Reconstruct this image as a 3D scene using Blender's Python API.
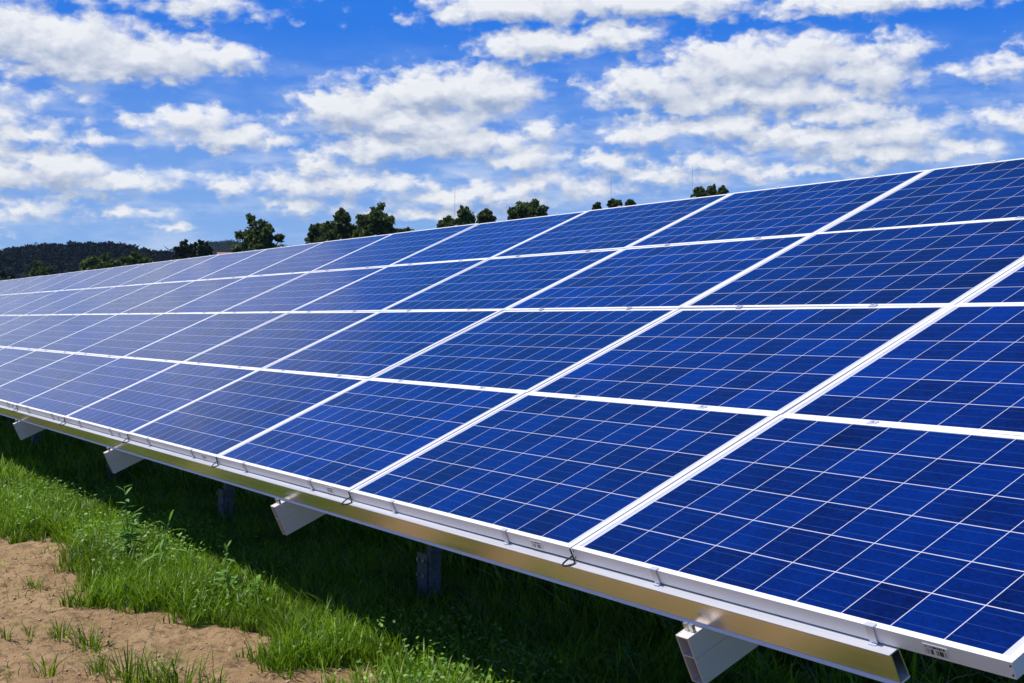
import bpy, math, random
import numpy as np
from mathutils import Vector, Matrix

# ------------------------------------------------------------------ scene, camera
for o in list(bpy.data.objects):
    bpy.data.objects.remove(o)
scene = bpy.context.scene
COL = scene.collection
GZ = 0.75                       # table's lower edge above the ground
TILT, PV, PU = 0.41452, 0.965, 1.665
FPX = 1351.5
YAW, PITCH = -1.02124, -0.01673
CAM = Vector((1.86344, -2.378, 0.7231 + GZ))

cam_d = bpy.data.cameras.new('camera')
cam = bpy.data.objects.new('camera', cam_d)
COL.objects.link(cam)
cam_d.sensor_width = 36.0
cam_d.lens = 36.0 * FPX / 1024.0
cam_d.clip_start = 0.05
cam_d.clip_end = 20000
fw = Vector((math.sin(YAW) * math.cos(PITCH), math.cos(YAW) * math.cos(PITCH), math.sin(PITCH)))
cam.location = CAM
cam.rotation_euler = fw.to_track_quat('-Z', 'Y').to_euler()
scene.camera = cam

# ------------------------------------------------------------------ light and exposure
SUN = Vector((-0.25, -0.345, 0.90)).normalized()
SUN_STRENGTH = 4.9
SKY_STRENGTH = 0.10
scene.view_settings.view_transform = 'Standard'
scene.view_settings.look = 'None'
scene.view_settings.exposure = 0.0
scene.view_settings.gamma = 1.0
scene.view_settings.use_curve_mapping = False
sun_d = bpy.data.lights.new('sun', 'SUN')
sun_d.energy = SUN_STRENGTH
sun_d.angle = math.radians(0.53)
sun_d.color = (1.0, 0.965, 0.90)
sun_o = bpy.data.objects.new('sun', sun_d)
COL.objects.link(sun_o)
sun_o.rotation_euler = SUN.to_track_quat('Z', 'Y').to_euler()
sun_o.location = (0, -10, 30)

world = bpy.data.worlds.new('World')
scene.world = world
world.use_nodes = True
wt = world.node_tree
wt.nodes.clear()


class NT:
    """small helper for node graphs: values may be sockets, floats or tuples"""
    def __init__(s, tree):
        s.t = tree

    def node(s, kind, **kw):
        n = s.t.nodes.new(kind)
        for k, v in kw.items():
            setattr(n, k, v)
        return n

    def put(s, sock, v):
        if isinstance(v, bpy.types.NodeSocket):
            s.t.links.new(v, sock)
        elif v is not None:
            if hasattr(sock.default_value, '__len__') and not hasattr(v, '__len__'):
                v = (v,) * len(sock.default_value)
            if hasattr(v, '__len__') and len(sock.default_value) == 4 and len(v) == 3:
                v = tuple(v) + (1.0,)
            sock.default_value = v

    def m(s, op, a, b=None, c=None, clamp=False):
        n = s.node('ShaderNodeMath', operation=op, use_clamp=clamp)
        for i, v in enumerate((a, b, c)):
            if v is not None:
                s.put(n.inputs[i], v)
        return n.outputs[0]

    def v(s, op, a, b=None, c=None):
        n = s.node('ShaderNodeVectorMath', operation=op)
        for i, x in enumerate((a, b, c)):
            if x is not None:
                s.put(n.inputs[i], x)
        return n.outputs['Value'] if op in ('LENGTH', 'DOT_PRODUCT', 'DISTANCE') else n.outputs[0]

    def mix(s, f, a, b, blend='MIX'):
        n = s.node('ShaderNodeMix', data_type='RGBA', blend_type=blend)
        s.put(n.inputs[0], f)
        s.put(n.inputs[6], a)
        s.put(n.inputs[7], b)
        return n.outputs[2]

    def ramp(s, x, lo, hi, a=0.0, b=1.0, smooth=True):
        n = s.node('ShaderNodeMapRange', interpolation_type='SMOOTHSTEP' if smooth else 'LINEAR')
        for i, v in enumerate((x, lo, hi, a, b)):
            s.put(n.inputs[i], v)
        return n.outputs[0]

    def noise(s, vec, scale, detail=4, rough=0.55, dist=0.0, color=False, dims='3D'):
        n = s.node('ShaderNodeTexNoise', noise_dimensions=dims)
        s.put(n.inputs['Vector'], vec)
        s.put(n.inputs['Scale'], scale)
        s.put(n.inputs['Detail'], detail)
        s.put(n.inputs['Roughness'], rough)
        s.put(n.inputs['Distortion'], dist)
        return n.outputs['Color' if color else 'Fac']

    def comb(s, x, y, z=0.0):
        n = s.node('ShaderNodeCombineXYZ')
        for i, v in enumerate((x, y, z)):
            s.put(n.inputs[i], v)
        return n.outputs[0]

    def sep(s, vec):
        n = s.node('ShaderNodeSeparateXYZ')
        s.put(n.inputs[0], vec)
        return n.outputs


W = NT(wt)
sky = W.node('ShaderNodeTexSky', sky_type='NISHITA')
sky.sun_disc = False
sky.sun_elevation = math.asin(SUN.z)
sky.sun_rotation = math.atan2(SUN.x, SUN.y)
sky.altitude = 200
sky.air_density = 1.0
sky.dust_density = 0.3
sky.ozone_density = 2.0
tc = W.node('ShaderNodeTexCoord')
K = 1.0 / SKY_STRENGTH
D = tc.outputs['Generated']
hf = Vector((math.sin(YAW), math.cos(YAW), 0))
hr = Vector((math.cos(YAW), -math.sin(YAW), 0))
az = W.m('ARCTAN2', W.v('DOT_PRODUCT', D, tuple(hr)), W.v('DOT_PRODUCT', D, tuple(hf)))
dx, dy, dz = W.sep(D)
el = W.m('ARCSINE', dz)
# clear-air blue: pale towards the horizon, deep overhead, with the sun's side from the sky model
air = W.mix(W.ramp(el, 0.02, 0.21, smooth=False), (0.285 * K, 0.50 * K, 0.87 * K), (0.010 * K, 0.185 * K, 0.80 * K))
air = W.mix(W.ramp(el, 0.24, 0.70, smooth=False), air, (0.003 * K, 0.040 * K, 0.26 * K))
sky_col = W.mix(0.07, air, sky.outputs[0])
DEG = 180 / math.pi
P0 = W.comb(W.m('MULTIPLY', az, DEG), W.m('MULTIPLY', el, DEG), 0.0)      # (azimuth, elevation) in degrees


def sky_deg(x, y):
    a = math.atan((x - 512) / FPX)
    e = math.atan((318.9 - y) / FPX * math.cos(a))
    return a * DEG, e * DEG


# cumulus clouds where they hang in the sky: centre, half width, half height, weight (in 1/23.6 degree)
CL = [
    (60, 44, 110, 34, 1.0), (130, 58, 130, 26, 1.0), (215, 60, 62, 20, .8), (20, 28, 80, 30, .9), (95, 70, 120, 16, .9),
    (195, 5, 80, 20, .55), (190, 122, 70, 18, .75), (225, 138, 70, 17, .8), (265, 143, 40, 10, .6),
    (55, 168, 70, 20, .9), (110, 178, 80, 14, .8), (10, 172, 60, 18, .85),
    (25, 134, 48, 14, .75), (85, 142, 50, 10, .5), (28, 207, 44, 12, .7), (125, 213, 46, 8, .6),
    (170, 226, 34, 7, .6), (70, 92, 40, 10, .25), (10, 96, 30, 12, .32), (5, 234, 14, 5, .5), (75,200,60,8,.4),
    (350, 110, 75, 30, .95), (430, 95, 90, 30, 1.0), (490, 90, 62, 30, 1.0), (400, 122, 120, 18, 1.0), (300, 112, 24, 14, .6),
    (450, 142, 115, 20, .9), (380, 150, 70, 18, .8), (318, 163, 26, 18, .85), (340, 185, 130, 18, .75), (240, 188, 40, 12, .6),
    (470, 196, 130, 14, .7), (300, 205, 60, 8, .5), (525, 160, 46, 18, .8), (540, 135, 30, 20, .5), (420, 215, 120, 8, .5),
    (640, 4, 170, 20, .95), (520, 8, 120, 20, .95), (860, 2, 150, 14, .8), (540, 45, 80, 20, 1.0), (620, 38, 60, 16, .8), (470, 10, 60, 14, .7),
    (650, 88, 75, 24, .9), (740, 70, 110, 36, 1.0), (800, 60, 70, 30, 1.0), (870, 72, 60, 32, .85), (760, 98, 140, 20, 1.0), (905, 48, 30, 20, .6),
    (655, 132, 62, 18, .85), (720, 128, 70, 18, .8), (850, 115, 90, 16, .75), (800, 138, 120, 16, .75), (890, 132, 90, 18, .75), (880, 152, 110, 16, .8),
    (605, 160, 50, 12, .7), (660, 176, 120, 14, .6), (720, 165, 60, 14, .6), (560, 185, 120, 14, .55), (800, 172, 130, 10, .55),
    (995, 66, 48, 13, .7), (945, 68, 18, 7, .4), (1010, 120, 60, 16, .5), (960, 150, 60, 14, .6), (1030, 40, 30, 10, .5),
    (60, -48, 220, 62, .45), (-110, 10, 150, 70, .48), (120, -95, 120, 34, .40), (-40, -90, 160, 40, .42),
    # to the left and right of the view
    (-120, 120, 170, 34, 1.0), (-330, 60, 200, 40, 1.0), (-240, 170, 260, 26, .9), (-520, 140, 200, 40, 1.0), (-150, 215, 200, 14, .7),
    (-760, 90, 240, 60, 1.0), (1200, 60, 160, 40, 1.0), (1320, 140, 240, 26, .9), (1500, 40, 200, 50, 1.0), (-480, 215, 220, 16, .8),
    (-1000, 180, 240, 40, 1.0), (1750, 120, 260, 50, 1.0),
]


def cloud_density(P, full):
    w1 = W.noise(W.v('MULTIPLY', P, (1.0, 1.7, 1.0)), 0.55, 3, 0.55, color=True)
    w2 = W.noise(W.v('MULTIPLY', P, (1.0, 1.5, 1.0)), 1.9, 4, 0.5, color=True)
    off = W.v('MULTIPLY', W.v('SUBTRACT', w1, (.5, .5, .5)), (2.4, 1.0, 0))
    off2 = W.v('MULTIPLY', W.v('SUBTRACT', w2, (.5, .5, .5)), (1.0, 0.65, 0))
    Q = W.v('ADD', W.v('ADD', P, off), off2)
    best = None
    for (cx, cy, rx, ry, wt_) in CL:
        u0, v0 = sky_deg(cx, cy)
        ru, rv = rx * 1.06 / 23.6, ry * 1.10 / 23.6
        q = W.v('MULTIPLY_ADD', Q, (1 / ru, 1 / rv, 0.0), (-u0 / ru, -v0 / rv, 0.0))
        ln = W.v('LENGTH', q)
        d = W.m('MULTIPLY_ADD', ln, -wt_, wt_)
        best = d if best is None else W.m('SMOOTH_MAX', best, d, 0.12)
    fa = W.noise(W.v('MULTIPLY', P, (1.0, 1.5, 1.0)), 0.95, 3, 0.5)
    smooth = W.m('ADD', best, W.m('MULTIPLY_ADD', fa, 1.05, -0.53))
    if not full:
        return smooth
    vo = W.node('ShaderNodeTexVoronoi', feature='SMOOTH_F1', voronoi_dimensions='2D')
    W.put(vo.inputs['Vector'], W.v('MULTIPLY', W.v('ADD', W.v('ADD', P, off2), W.v('MULTIPLY', off, (.25, .25, 0))), (1.0, 1.8, 1.0)))
    vo.inputs['Scale'].default_value = 0.95
    vo.inputs['Detail'].default_value = 2.0
    vo.inputs['Roughness'].default_value = 0.5
    vo.inputs['Smoothness'].default_value = 0.35
    puff = W.m('MULTIPLY_ADD', vo.outputs['Distance'], -0.70, 0.34)
    fine = W.noise(W.v('MULTIPLY', W.v('ADD', P, off2), (1.0, 1.5, 1.0)), 4.2, 5, 0.55)
    return smooth, W.m('ADD', puff, W.m('MULTIPLY_ADD', fine, 0.40, -0.20))


dn, fine = cloud_density(P0, True)
dn_up = cloud_density(W.v('ADD', P0, (-0.18, 0.55, 0.0)), False)
alpha_low = W.ramp(W.m('MULTIPLY_ADD', fine, 0.42, dn), -0.12, 0.46)
# cumulus field overhead, on a flat layer far above
hz = W.m('MAXIMUM', dz, 0.05)
PL = W.comb(W.m('DIVIDE', dx, hz), W.m('DIVIDE', dy, hz), 3.7)
fo = W.noise(PL, 1.1, 7, 0.55)
ao = W.m('MULTIPLY', W.ramp(fo, 0.60, 0.78), W.ramp(el, 0.36, 0.55))
dens_o = W.m('MULTIPLY', ao, 0.6)
lit = W.m('MULTIPLY_ADD', W.m('MULTIPLY_ADD', fine, 0.14, W.m('SUBTRACT', dn, dn_up)), 1.15, 0.58, clamp=True)
thick = W.ramp(dn, 0.30, 1.0)
lit = W.m('SUBTRACT', lit, W.m('MULTIPLY', thick, 0.10), clamp=True)
ccol = W.mix(lit, (0.38 * K, 0.46 * K, 0.63 * K), (0.93 * K, 0.94 * K, 0.96 * K))
# thin veil of haze and torn cloud low in the sky
veil = W.noise(W.v('MULTIPLY', P0, (0.30, 1.1, 1.0)), 1.0, 5, 0.55)
veil = W.m('MULTIPLY', W.ramp(veil, 0.42, 0.72, 0.0, 0.55), W.ramp(el, 0.22, 0.10))
sky_col = W.mix(veil, sky_col, (0.66 * K, 0.75 * K, 0.92 * K))
vis = W.mix(W.m('MULTIPLY', alpha_low, 0.96), sky_col, ccol)
vis = W.mix(W.m('MULTIPLY', ao, 0.55), vis, (0.85 * K, 0.87 * K, 0.92 * K))
bg = W.node('ShaderNodeBackground')
W.put(bg.inputs['Color'], vis)
bg.inputs['Strength'].default_value = SKY_STRENGTH
wo = W.node('ShaderNodeOutputWorld')
wt.links.new(bg.outputs[0], wo.inputs[0])

# ------------------------------------------------------------------ helpers
rng = np.random.default_rng(7)
random.seed(7)


def tag(o, label=None, cat=None, group=None, kind=None):
    if label:
        o['label'] = label
    if cat:
        o['category'] = cat
    if group:
        o['group'] = group
    if kind:
        o['kind'] = kind
    return o


def empty(name, loc=(0, 0, 0), rot=(0, 0, 0), parent=None):
    e = bpy.data.objects.new(name, None)
    e.empty_display_size = 0.1
    COL.objects.link(e)
    e.location = loc
    e.rotation_euler = rot
    if parent:
        e.parent = parent
    return e


def obj(name, me, parent=None, loc=None, rot=None):
    o = bpy.data.objects.new(name, me)
    COL.objects.link(o)
    if parent:
        o.parent = parent
    if loc is not None:
        o.location = loc
    if rot is not None:
        o.rotation_euler = rot
    return o


class MB:
    """collects verts and faces for one mesh"""
    def __init__(s):
        s.v, s.f, s.mi = [], [], []

    def add(s, vs, fs, mi=0):
        b = len(s.v)
        s.v += [tuple(q) for q in vs]
        s.f += [tuple(i + b for i in f) for f in fs]
        s.mi += [mi] * len(fs)

    def box(s, x0, x1, y0, y1, z0, z1, mi=0, bev=0.0):
        if bev <= 0:
            vs = [(x, y, z) for z in (z0, z1) for y in (y0, y1) for x in (x0, x1)]
            s.add(vs, [(0, 2, 3, 1), (4, 5, 7, 6), (0, 1, 5, 4), (2, 6, 7, 3), (0, 4, 6, 2), (1, 3, 7, 5)], mi)
            return
        b = bev
        import bmesh
        bm = bmesh.new()
        bmesh.ops.create_cube(bm, size=1.0)
        for q in bm.verts:
            q.co = Vector(((x0 + x1) / 2 + q.co.x * (x1 - x0), (y0 + y1) / 2 + q.co.y * (y1 - y0), (z0 + z1) / 2 + q.co.z * (z1 - z0)))
        bmesh.ops.bevel(bm, geom=list(bm.edges), offset=b, segments=1, affect='EDGES', profile=0.5)
        bm.verts.index_update()
        s.add([q.co[:] for q in bm.verts], [[q.index for q in f.verts] for f in bm.faces], mi)
        bm.free()

    def prism(s, prof, x0, x1, mi=0, caps=True, axis='x'):
        """closed profile of (y, z) points extruded along x"""
        n = len(prof)
        vs = [(x0, p[0], p[1]) for p in prof] + [(x1, p[0], p[1]) for p in prof]
        if axis == 'y':
            vs = [(q[1], q[0], q[2]) for q in vs]
        fs = [(i, (i + 1) % n, (i + 1) % n + n, i + n) for i in range(n)]
        if caps:
            fs += [tuple(range(n - 1, -1, -1)), tuple(range(n, 2 * n))]
        s.add(vs, fs, mi)

    def tube(s, pts, rad, n=8, mi=0):
        pts = [Vector(p) for p in pts]
        rs = rad if hasattr(rad, '__len__') else [rad] * len(pts)
        vs, fs = [], []
        up = None
        for i, p in enumerate(pts):
            t = (pts[min(i + 1, len(pts) - 1)] - pts[max(i - 1, 0)]).normalized()
            if up is None:
                up = Vector((0, 0, 1)) if abs(t.z) < 0.9 else Vector((1, 0, 0))
            a = t.cross(up).normalized()
            b = a.cross(t).normalized()
            up = b
            for k in range(n):
                an = 2 * math.pi * k / n
                vs.append(p + (a * math.cos(an) + b * math.sin(an)) * rs[i])
        for i in range(len(pts) - 1):
            for k in range(n):
                fs.append((i * n + k, i * n + (k + 1) % n, (i + 1) * n + (k + 1) % n, (i + 1) * n + k))
        fs.append(tuple(range(n - 1, -1, -1)))
        fs.append(tuple(range((len(pts) - 1) * n, len(pts) * n)))
        s.add(vs, fs, mi)

    def mesh(s, name, mats, smooth=False):
        me = bpy.data.meshes.new(name)
        me.from_pydata(s.v, [], s.f)
        for m_ in (mats if isinstance(mats, (list, tuple)) else [mats]):
            me.materials.append(m_)
        me.polygons.foreach_set('material_index', s.mi)
        if smooth:
            me.polygons.foreach_set('use_smooth', [True] * len(s.f))
        me.update()
        return me

    def normals_out(s, me):
        import bmesh
        bm = bmesh.new()
        bm.from_mesh(me)
        bmesh.ops.recalc_face_normals(bm, faces=bm.faces)
        bm.to_mesh(me)
        bm.free()
        return me


def np_mesh(name, verts, faces_flat, counts, mat, smooth=False):
    me = bpy.data.meshes.new(name)
    nv, nf = len(verts), len(counts)
    me.vertices.add(nv)
    me.vertices.foreach_set('co', np.asarray(verts, np.float32).ravel())
    me.loops.add(len(faces_flat))
    me.loops.foreach_set('vertex_index', np.asarray(faces_flat, np.int32))
    me.polygons.add(nf)
    starts = np.concatenate([[0], np.cumsum(counts)[:-1]]).astype(np.int32)
    me.polygons.foreach_set('loop_start', starts)
    me.polygons.foreach_set('loop_total', np.asarray(counts, np.int32))
    if smooth:
        me.polygons.foreach_set('use_smooth', np.ones(nf, bool))
    me.update(calc_edges=True)
    if mat:
        me.materials.append(mat)
    return me


def vnoise(x, y, seed=0):
    """smooth lattice noise in 0..1"""
    x = np.asarray(x, float)
    y = np.asarray(y, float)
    xi, yi = np.floor(x).astype(np.int64), np.floor(y).astype(np.int64)
    fx, fy = x - xi, y - yi
    fx, fy = fx * fx * (3 - 2 * fx), fy * fy * (3 - 2 * fy)

    def h(a, b):
        n = (a * 374761393 + b * 668265263 + seed * 974711) & 0x7fffffff
        n = ((n ^ (n >> 13)) * 1274126177) & 0x7fffffff
        return ((n ^ (n >> 16)) & 0xffff) / 65535.0
    a, b, c, d = h(xi, yi), h(xi + 1, yi), h(xi, yi + 1), h(xi + 1, yi + 1)
    return (a * (1 - fx) + b * fx) * (1 - fy) + (c * (1 - fx) + d * fx) * fy


def fbm(x, y, seed=0, oct_=4):
    s, a, t = 0, 1.0, 0
    for i in range(oct_):
        s = s + a * vnoise(np.asarray(x) * 2 ** i, np.asarray(y) * 2 ** i, seed + i * 17)
        t += a
        a *= 0.5
    return s / t


# ------------------------------------------------------------------ materials
def new_mat(name):
    m_ = bpy.data.materials.new(name)
    m_.use_nodes = True
    nt = m_.node_tree
    b = nt.nodes['Principled BSDF']
    return m_, NT(nt), b


def simple(name, col, rough=0.5, metal=0.0, var=0.0, scale=20.0, bump=0.0, bscale=None):
    m_, N, b = new_mat(name)
    t = N.node('ShaderNodeTexCoord').outputs['Object']
    if var > 0:
        f = N.noise(t, scale, 5, 0.6)
        lo = tuple(c * (1 - var) for c in col)
        hi = tuple(min(1, c * (1 + var)) for c in col)
        N.put(b.inputs['Base Color'], N.mix(N.ramp(f, 0.3, 0.7), lo, hi))
    else:
        N.put(b.inputs['Base Color'], col)
    b.inputs['Roughness'].default_value = rough
    b.inputs['Metallic'].default_value = metal
    if bump > 0:
        bn = N.node('ShaderNodeBump')
        bn.inputs['Strength'].default_value = bump
        bn.inputs['Distance'].default_value = 0.002
        N.put(bn.inputs['Height'], N.noise(t, bscale or scale, 4, 0.6))
        N.put(b.inputs['Normal'], bn.outputs[0])
    return m_


def brushed(name, col, rough, metal, axis_scale=(0.6, 90, 90), bump=0.012):
    """extruded aluminium: faint draw lines along x"""
    m_, N, b = new_mat(name)
    t = N.node('ShaderNodeTexCoord').outputs['Object']
    f = N.noise(N.v('MULTIPLY', t, axis_scale), 1.0, 4, 0.6)
    g = N.noise(t, 3.0, 4, 0.6)
    c = N.mix(N.ramp(f, 0.25, 0.75), tuple(x * 0.96 for x in col), tuple(min(1, x * 1.03) for x in col))
    c = N.mix(N.m('MULTIPLY', N.ramp(g, 0.45, 0.75), 0.25), c, tuple(x * 0.78 for x in col))
    N.put(b.inputs['Base Color'], c)
    N.put(b.inputs['Roughness'], N.ramp(f, 0.2, 0.8, rough * 0.9, rough * 1.12))
    b.inputs['Metallic'].default_value = metal
    bn = N.node('ShaderNodeBump')
    bn.inputs['Strength'].default_value = bump
    bn.inputs['Distance'].default_value = 0.001
    N.put(bn.inputs['Height'], f)
    N.put(b.inputs['Normal'], bn.outputs[0])
    return m_


M_frame = brushed('anodised frame', (0.86, 0.86, 0.86), 0.45, 0.0)
M_rail = brushed('mill aluminium', (0.84, 0.78, 0.75), 0.25, 1.0, bump=0.0)
M_edge = simple('sunlit white bead', (0.80, 0.80, 0.80), 0.5, 0.1)  # rail's bottom bead, its sunlit white line put into a matt white colour
M_lip = brushed('matt aluminium edge', (0.66, 0.67, 0.72), 0.40, 0.55)
M_rafter = brushed('rafter aluminium', (0.76, 0.69, 0.64), 0.5, 0.45, (90, 0.6, 90))  # warm tan: the bare soil's reflection is put into the base colour
M_clamp = simple('clamp aluminium', (0.72, 0.74, 0.80), 0.4, 0.5)
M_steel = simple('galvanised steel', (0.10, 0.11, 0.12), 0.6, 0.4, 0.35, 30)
M_bolt = simple('bolt steel', (0.6, 0.6, 0.6), 0.35, 1.0)
M_black = simple('black rubber', (0.012, 0.012, 0.014), 0.5)
M_back = simple('white backsheet', (0.75, 0.76, 0.78), 0.6)
M_hole = simple('dark screw hole', (0.03, 0.025, 0.02), 0.6)


def cell_material():
    m_, N, b = new_mat('polycrystalline cells under glass')
    t = N.node('ShaderNodeTexCoord').outputs['Object']
    x, y, z = N.sep(t)
    oi = N.node('ShaderNodeObjectInfo')
    NX, NY = 10, 6
    CW, CH = 1.582, 0.926
    px, py = CW / NX, CH / NY
    u = N.m('DIVIDE', N.m('ADD', x, CW / 2), px)
    v = N.m('DIVIDE', N.m('SUBTRACT', y, (H - CH) / 2), py)
    fu, fv = N.m('FRACT', u), N.m('FRACT', v)
    iu, iv = N.m('FLOOR', u), N.m('FLOOR', v)
    inx = N.m('LESS_THAN', N.m('ABSOLUTE', N.m('SUBTRACT', fu, 0.5)), 0.5 - 0.0014 / px)
    iny = N.m('LESS_THAN', N.m('ABSOLUTE', N.m('SUBTRACT', fv, 0.5)), 0.5 - 0.0016 / py)
    bx = N.m('LESS_THAN', N.m('ABSOLUTE', x), CW / 2)
    by = N.m('LESS_THAN', N.m('ABSOLUTE', N.m('SUBTRACT', y, H / 2)), CH / 2)
    inside = N.m('MULTIPLY', bx, by)
    cell = N.m('MULTIPLY', N.m('MULTIPLY', inx, iny), inside)
    # busbars: three silver ribbons per cell along the long side
    f3 = N.m('FRACT', N.m('MULTIPLY', v, 3.0))
    bus = N.m('LESS_THAN', N.m('ABSOLUTE', N.m('SUBTRACT', f3, 0.5)), 0.5 * 0.0016 / (py / 3))
    # each cell its own blue; crystal grains inside
    wn = N.node('ShaderNodeTexWhiteNoise', noise_dimensions='4D')
    N.put(wn.inputs['Vector'], N.comb(iu, iv, N.m('MULTIPLY', oi.outputs['Random'], 91.0)))
    wn.inputs['W'].default_value = 3.1
    vo = N.node('ShaderNodeTexVoronoi', feature='F1')
    N.put(vo.inputs['Vector'], N.v('ADD', N.v('MULTIPLY', t, (1, 1.3, 1)), N.comb(N.m('MULTIPLY', oi.outputs['Random'], 37.0), 0.0, 0.0)))
    vo.inputs['Scale'].default_value = 75
    grain = N.sep(vo.outputs['Color'])[0]
    big = N.noise(N.v('ADD', t, N.comb(N.m('MULTIPLY', oi.outputs['Random'], 50.0), 0.0, 0.0)), 5.0, 3, 0.5)
    k = N.m('ADD', N.m('MULTIPLY', wn.outputs['Value'], 0.58), N.m('ADD', N.m('MULTIPLY', grain, 0.32), N.m('MULTIPLY', big, 0.62)))
    ccol = N.mix(N.ramp(k, 0.28, 1.18, smooth=False), (0.0012, 0.0032, 0.040), (0.0001, 0.0205, 0.190))
    pv_ = N.m('MULTIPLY_ADD', oi.outputs['Random'], 0.45, 0.75)
    ccol = N.v('SCALE', ccol)
    N.put(ccol.node.inputs['Scale'], pv_)
    ccol = N.mix(N.m('MULTIPLY', bus, 0.6), ccol, (0.045, 0.09, 0.25))
    ribbon = N.m('MULTIPLY', N.m('MULTIPLY', bus, inside), N.m('SUBTRACT', 1.0, inx))
    white = N.mix(N.m('MULTIPLY', ribbon, 0.7), (0.62, 0.62, 0.69), (0.30, 0.32, 0.40))
    N.put(b.inputs['Base Color'], N.mix(cell, white, ccol))
    b.inputs['Roughness'].default_value = 0.55
    b.inputs['Specular IOR Level'].default_value = 0.0
    b.inputs['Coat Weight'].default_value = 1.0
    b.inputs['Coat IOR'].default_value = 1.50
    dust = N.noise(t, 9.0, 5, 0.6)
    N.put(b.inputs['Coat Roughness'], N.ramp(dust, 0.3, 0.75, 0.13, 0.19))
    b.inputs['Sheen Weight'].default_value = 0.16
    b.inputs['Sheen Roughness'].default_value = 0.35
    b.inputs['Sheen Tint'].default_value = (0.30, 0.55, 1.0, 1.0)
    bn = N.node('ShaderNodeBump')
    bn.inputs['Strength'].default_value = 0.01
    bn.inputs['Distance'].default_value = 0.001
    N.put(bn.inputs['Height'], N.noise(t, 260.0, 2, 0.5))
    N.put(b.inputs['Coat Normal'], bn.outputs[0])
    return m_


PW, H, TH = 1.657, 0.962, 0.042
M_cell = cell_material()


def label_material():
    m_, N, b = new_mat('printed barcode sticker')
    t = N.node('ShaderNodeTexCoord').outputs['Object']
    x, y, z = N.sep(t)
    wn = N.node('ShaderNodeTexWhiteNoise', noise_dimensions='1D')
    N.put(wn.inputs['W'], N.m('FLOOR', N.m('MULTIPLY', x, 520.0)))
    bar = N.m('GREATER_THAN', wn.outputs['Value'], 0.48)
    wn2 = N.node('ShaderNodeTexWhiteNoise', noise_dimensions='1D')
    N.put(wn2.inputs['W'], N.m('ADD', N.m('FLOOR', N.m('MULTIPLY', x, 700.0)), 77.0))
    txt = N.m('GREATER_THAN', wn2.outputs['Value'], 0.40)
    zone_b = N.m('MULTIPLY', N.m('LESS_THAN', z, 0.0015), N.m('GREATER_THAN', z, -0.0115))
    zone_t = N.m('MULTIPLY', N.m('GREATER_THAN', z, 0.0045), N.m('LESS_THAN', z, 0.0100))
    ex = N.m('LESS_THAN', N.m('ABSOLUTE', x), 0.030)
    ink = N.m('MULTIPLY', ex, N.m('ADD', N.m('MULTIPLY', bar, zone_b), N.m('MULTIPLY', txt, zone_t), clamp=True))
    N.put(b.inputs['Base Color'], N.mix(ink, (0.74, 0.74, 0.74), (0.04, 0.04, 0.05)))
    b.inputs['Roughness'].default_value = 0.45
    return m_


M_label = label_material()


def leaf_mat(name, dark, light, trans=0.35, rough=0.5, spec=0.3):
    m_, N, b = new_mat(name)
    g = N.node('ShaderNodeNewGeometry')
    r = g.outputs['Random Per Island']
    col = N.mix(N.ramp(r, 0.0, 1.0, smooth=False), dark, light)
    t = N.node('ShaderNodeTexCoord').outputs['Object']
    f = N.noise(t, 1.3, 3, 0.5)
    hs = N.node('ShaderNodeHueSaturation')
    N.put(hs.inputs['Color'], col)
    N.put(hs.inputs['Value'], N.ramp(f, 0.3, 0.7, 0.75, 1.25))
    c = hs.outputs[0]
    N.put(b.inputs['Base Color'], c)
    b.inputs['Roughness'].default_value = rough
    b.inputs['Specular IOR Level'].default_value = spec
    tr = N.node('ShaderNodeBsdfTranslucent')
    N.put(tr.inputs[0], N.mix(1.0, c, (1.0, 1.0, 0.45), 'MULTIPLY'))
    mx = N.node('ShaderNodeMixShader')
    mx.inputs[0].default_value = trans
    out = N.t.nodes['Material Output']
    N.t.links.new(b.outputs[0], mx.inputs[1])
    N.t.links.new(tr.outputs[0], mx.inputs[2])
    N.t.links.new(mx.outputs[0], out.inputs[0])
    return m_


M_grass = leaf_mat('grass blades', (0.028, 0.095, 0.004), (0.285, 0.460, 0.024), 0.42, 0.42, 0.25)
M_weed = leaf_mat('weed leaves', (0.17, 0.37, 0.07), (0.28, 0.52, 0.12), 0.45, 0.45)
M_clover = leaf_mat('clover leaves', (0.10, 0.26, 0.025), (0.26, 0.46, 0.06), 0.35, 0.45)
M_tree = leaf_mat('tree leaves', (0.050, 0.082, 0.026), (0.150, 0.200, 0.070), 0.35, 0.6, 0.1)
M_tree_light = leaf_mat('lighter tree leaves', (0.060, 0.092, 0.020), (0.125, 0.170, 0.036), 0.25, 0.6, 0.2)
M_tree_dark = leaf_mat('dark conifer leaves', (0.018, 0.030, 0.010), (0.042, 0.066, 0.020), 0.1, 0.6, 0.2)
M_forest = leaf_mat('far forest leaves', (0.012, 0.020, 0.024), (0.017, 0.027, 0.029), 0.03, 0.9, 0.0)  # bluish cast of distant haze tinted into the leaf colour
M_bark = simple('bark', (0.07, 0.055, 0.04), 0.9, 0, 0.4, 8)
M_hill = simple('wooded hillside soil', (0.010, 0.016, 0.014), 1.0, 0, 0.4, 0.05)
M_hill.node_tree.nodes['Principled BSDF'].inputs['Specular IOR Level'].default_value = 0.0


# ------------------------------------------------------------------ ground
def edge_y(x):
    """southern edge of the grass strip below the panels"""
    x = np.asarray(x, float)
    base = np.interp(x, [-12, -8.2, -7.5, -7.1, -6.4, -5.9, -5.3, -4.96, -4.6, -4.16, -3.7, -3.1, -1.5, 3],
                     [-0.70, -0.64, -0.55, -0.40, -0.44, -0.60, -0.70, -0.58, -0.38, -0.28, -0.21, -0.31, -0.35, -0.4])
    return base + (fbm(x * 1.7, x * 0 + 3.3, 5, 3) - 0.5) * 0.20


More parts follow.
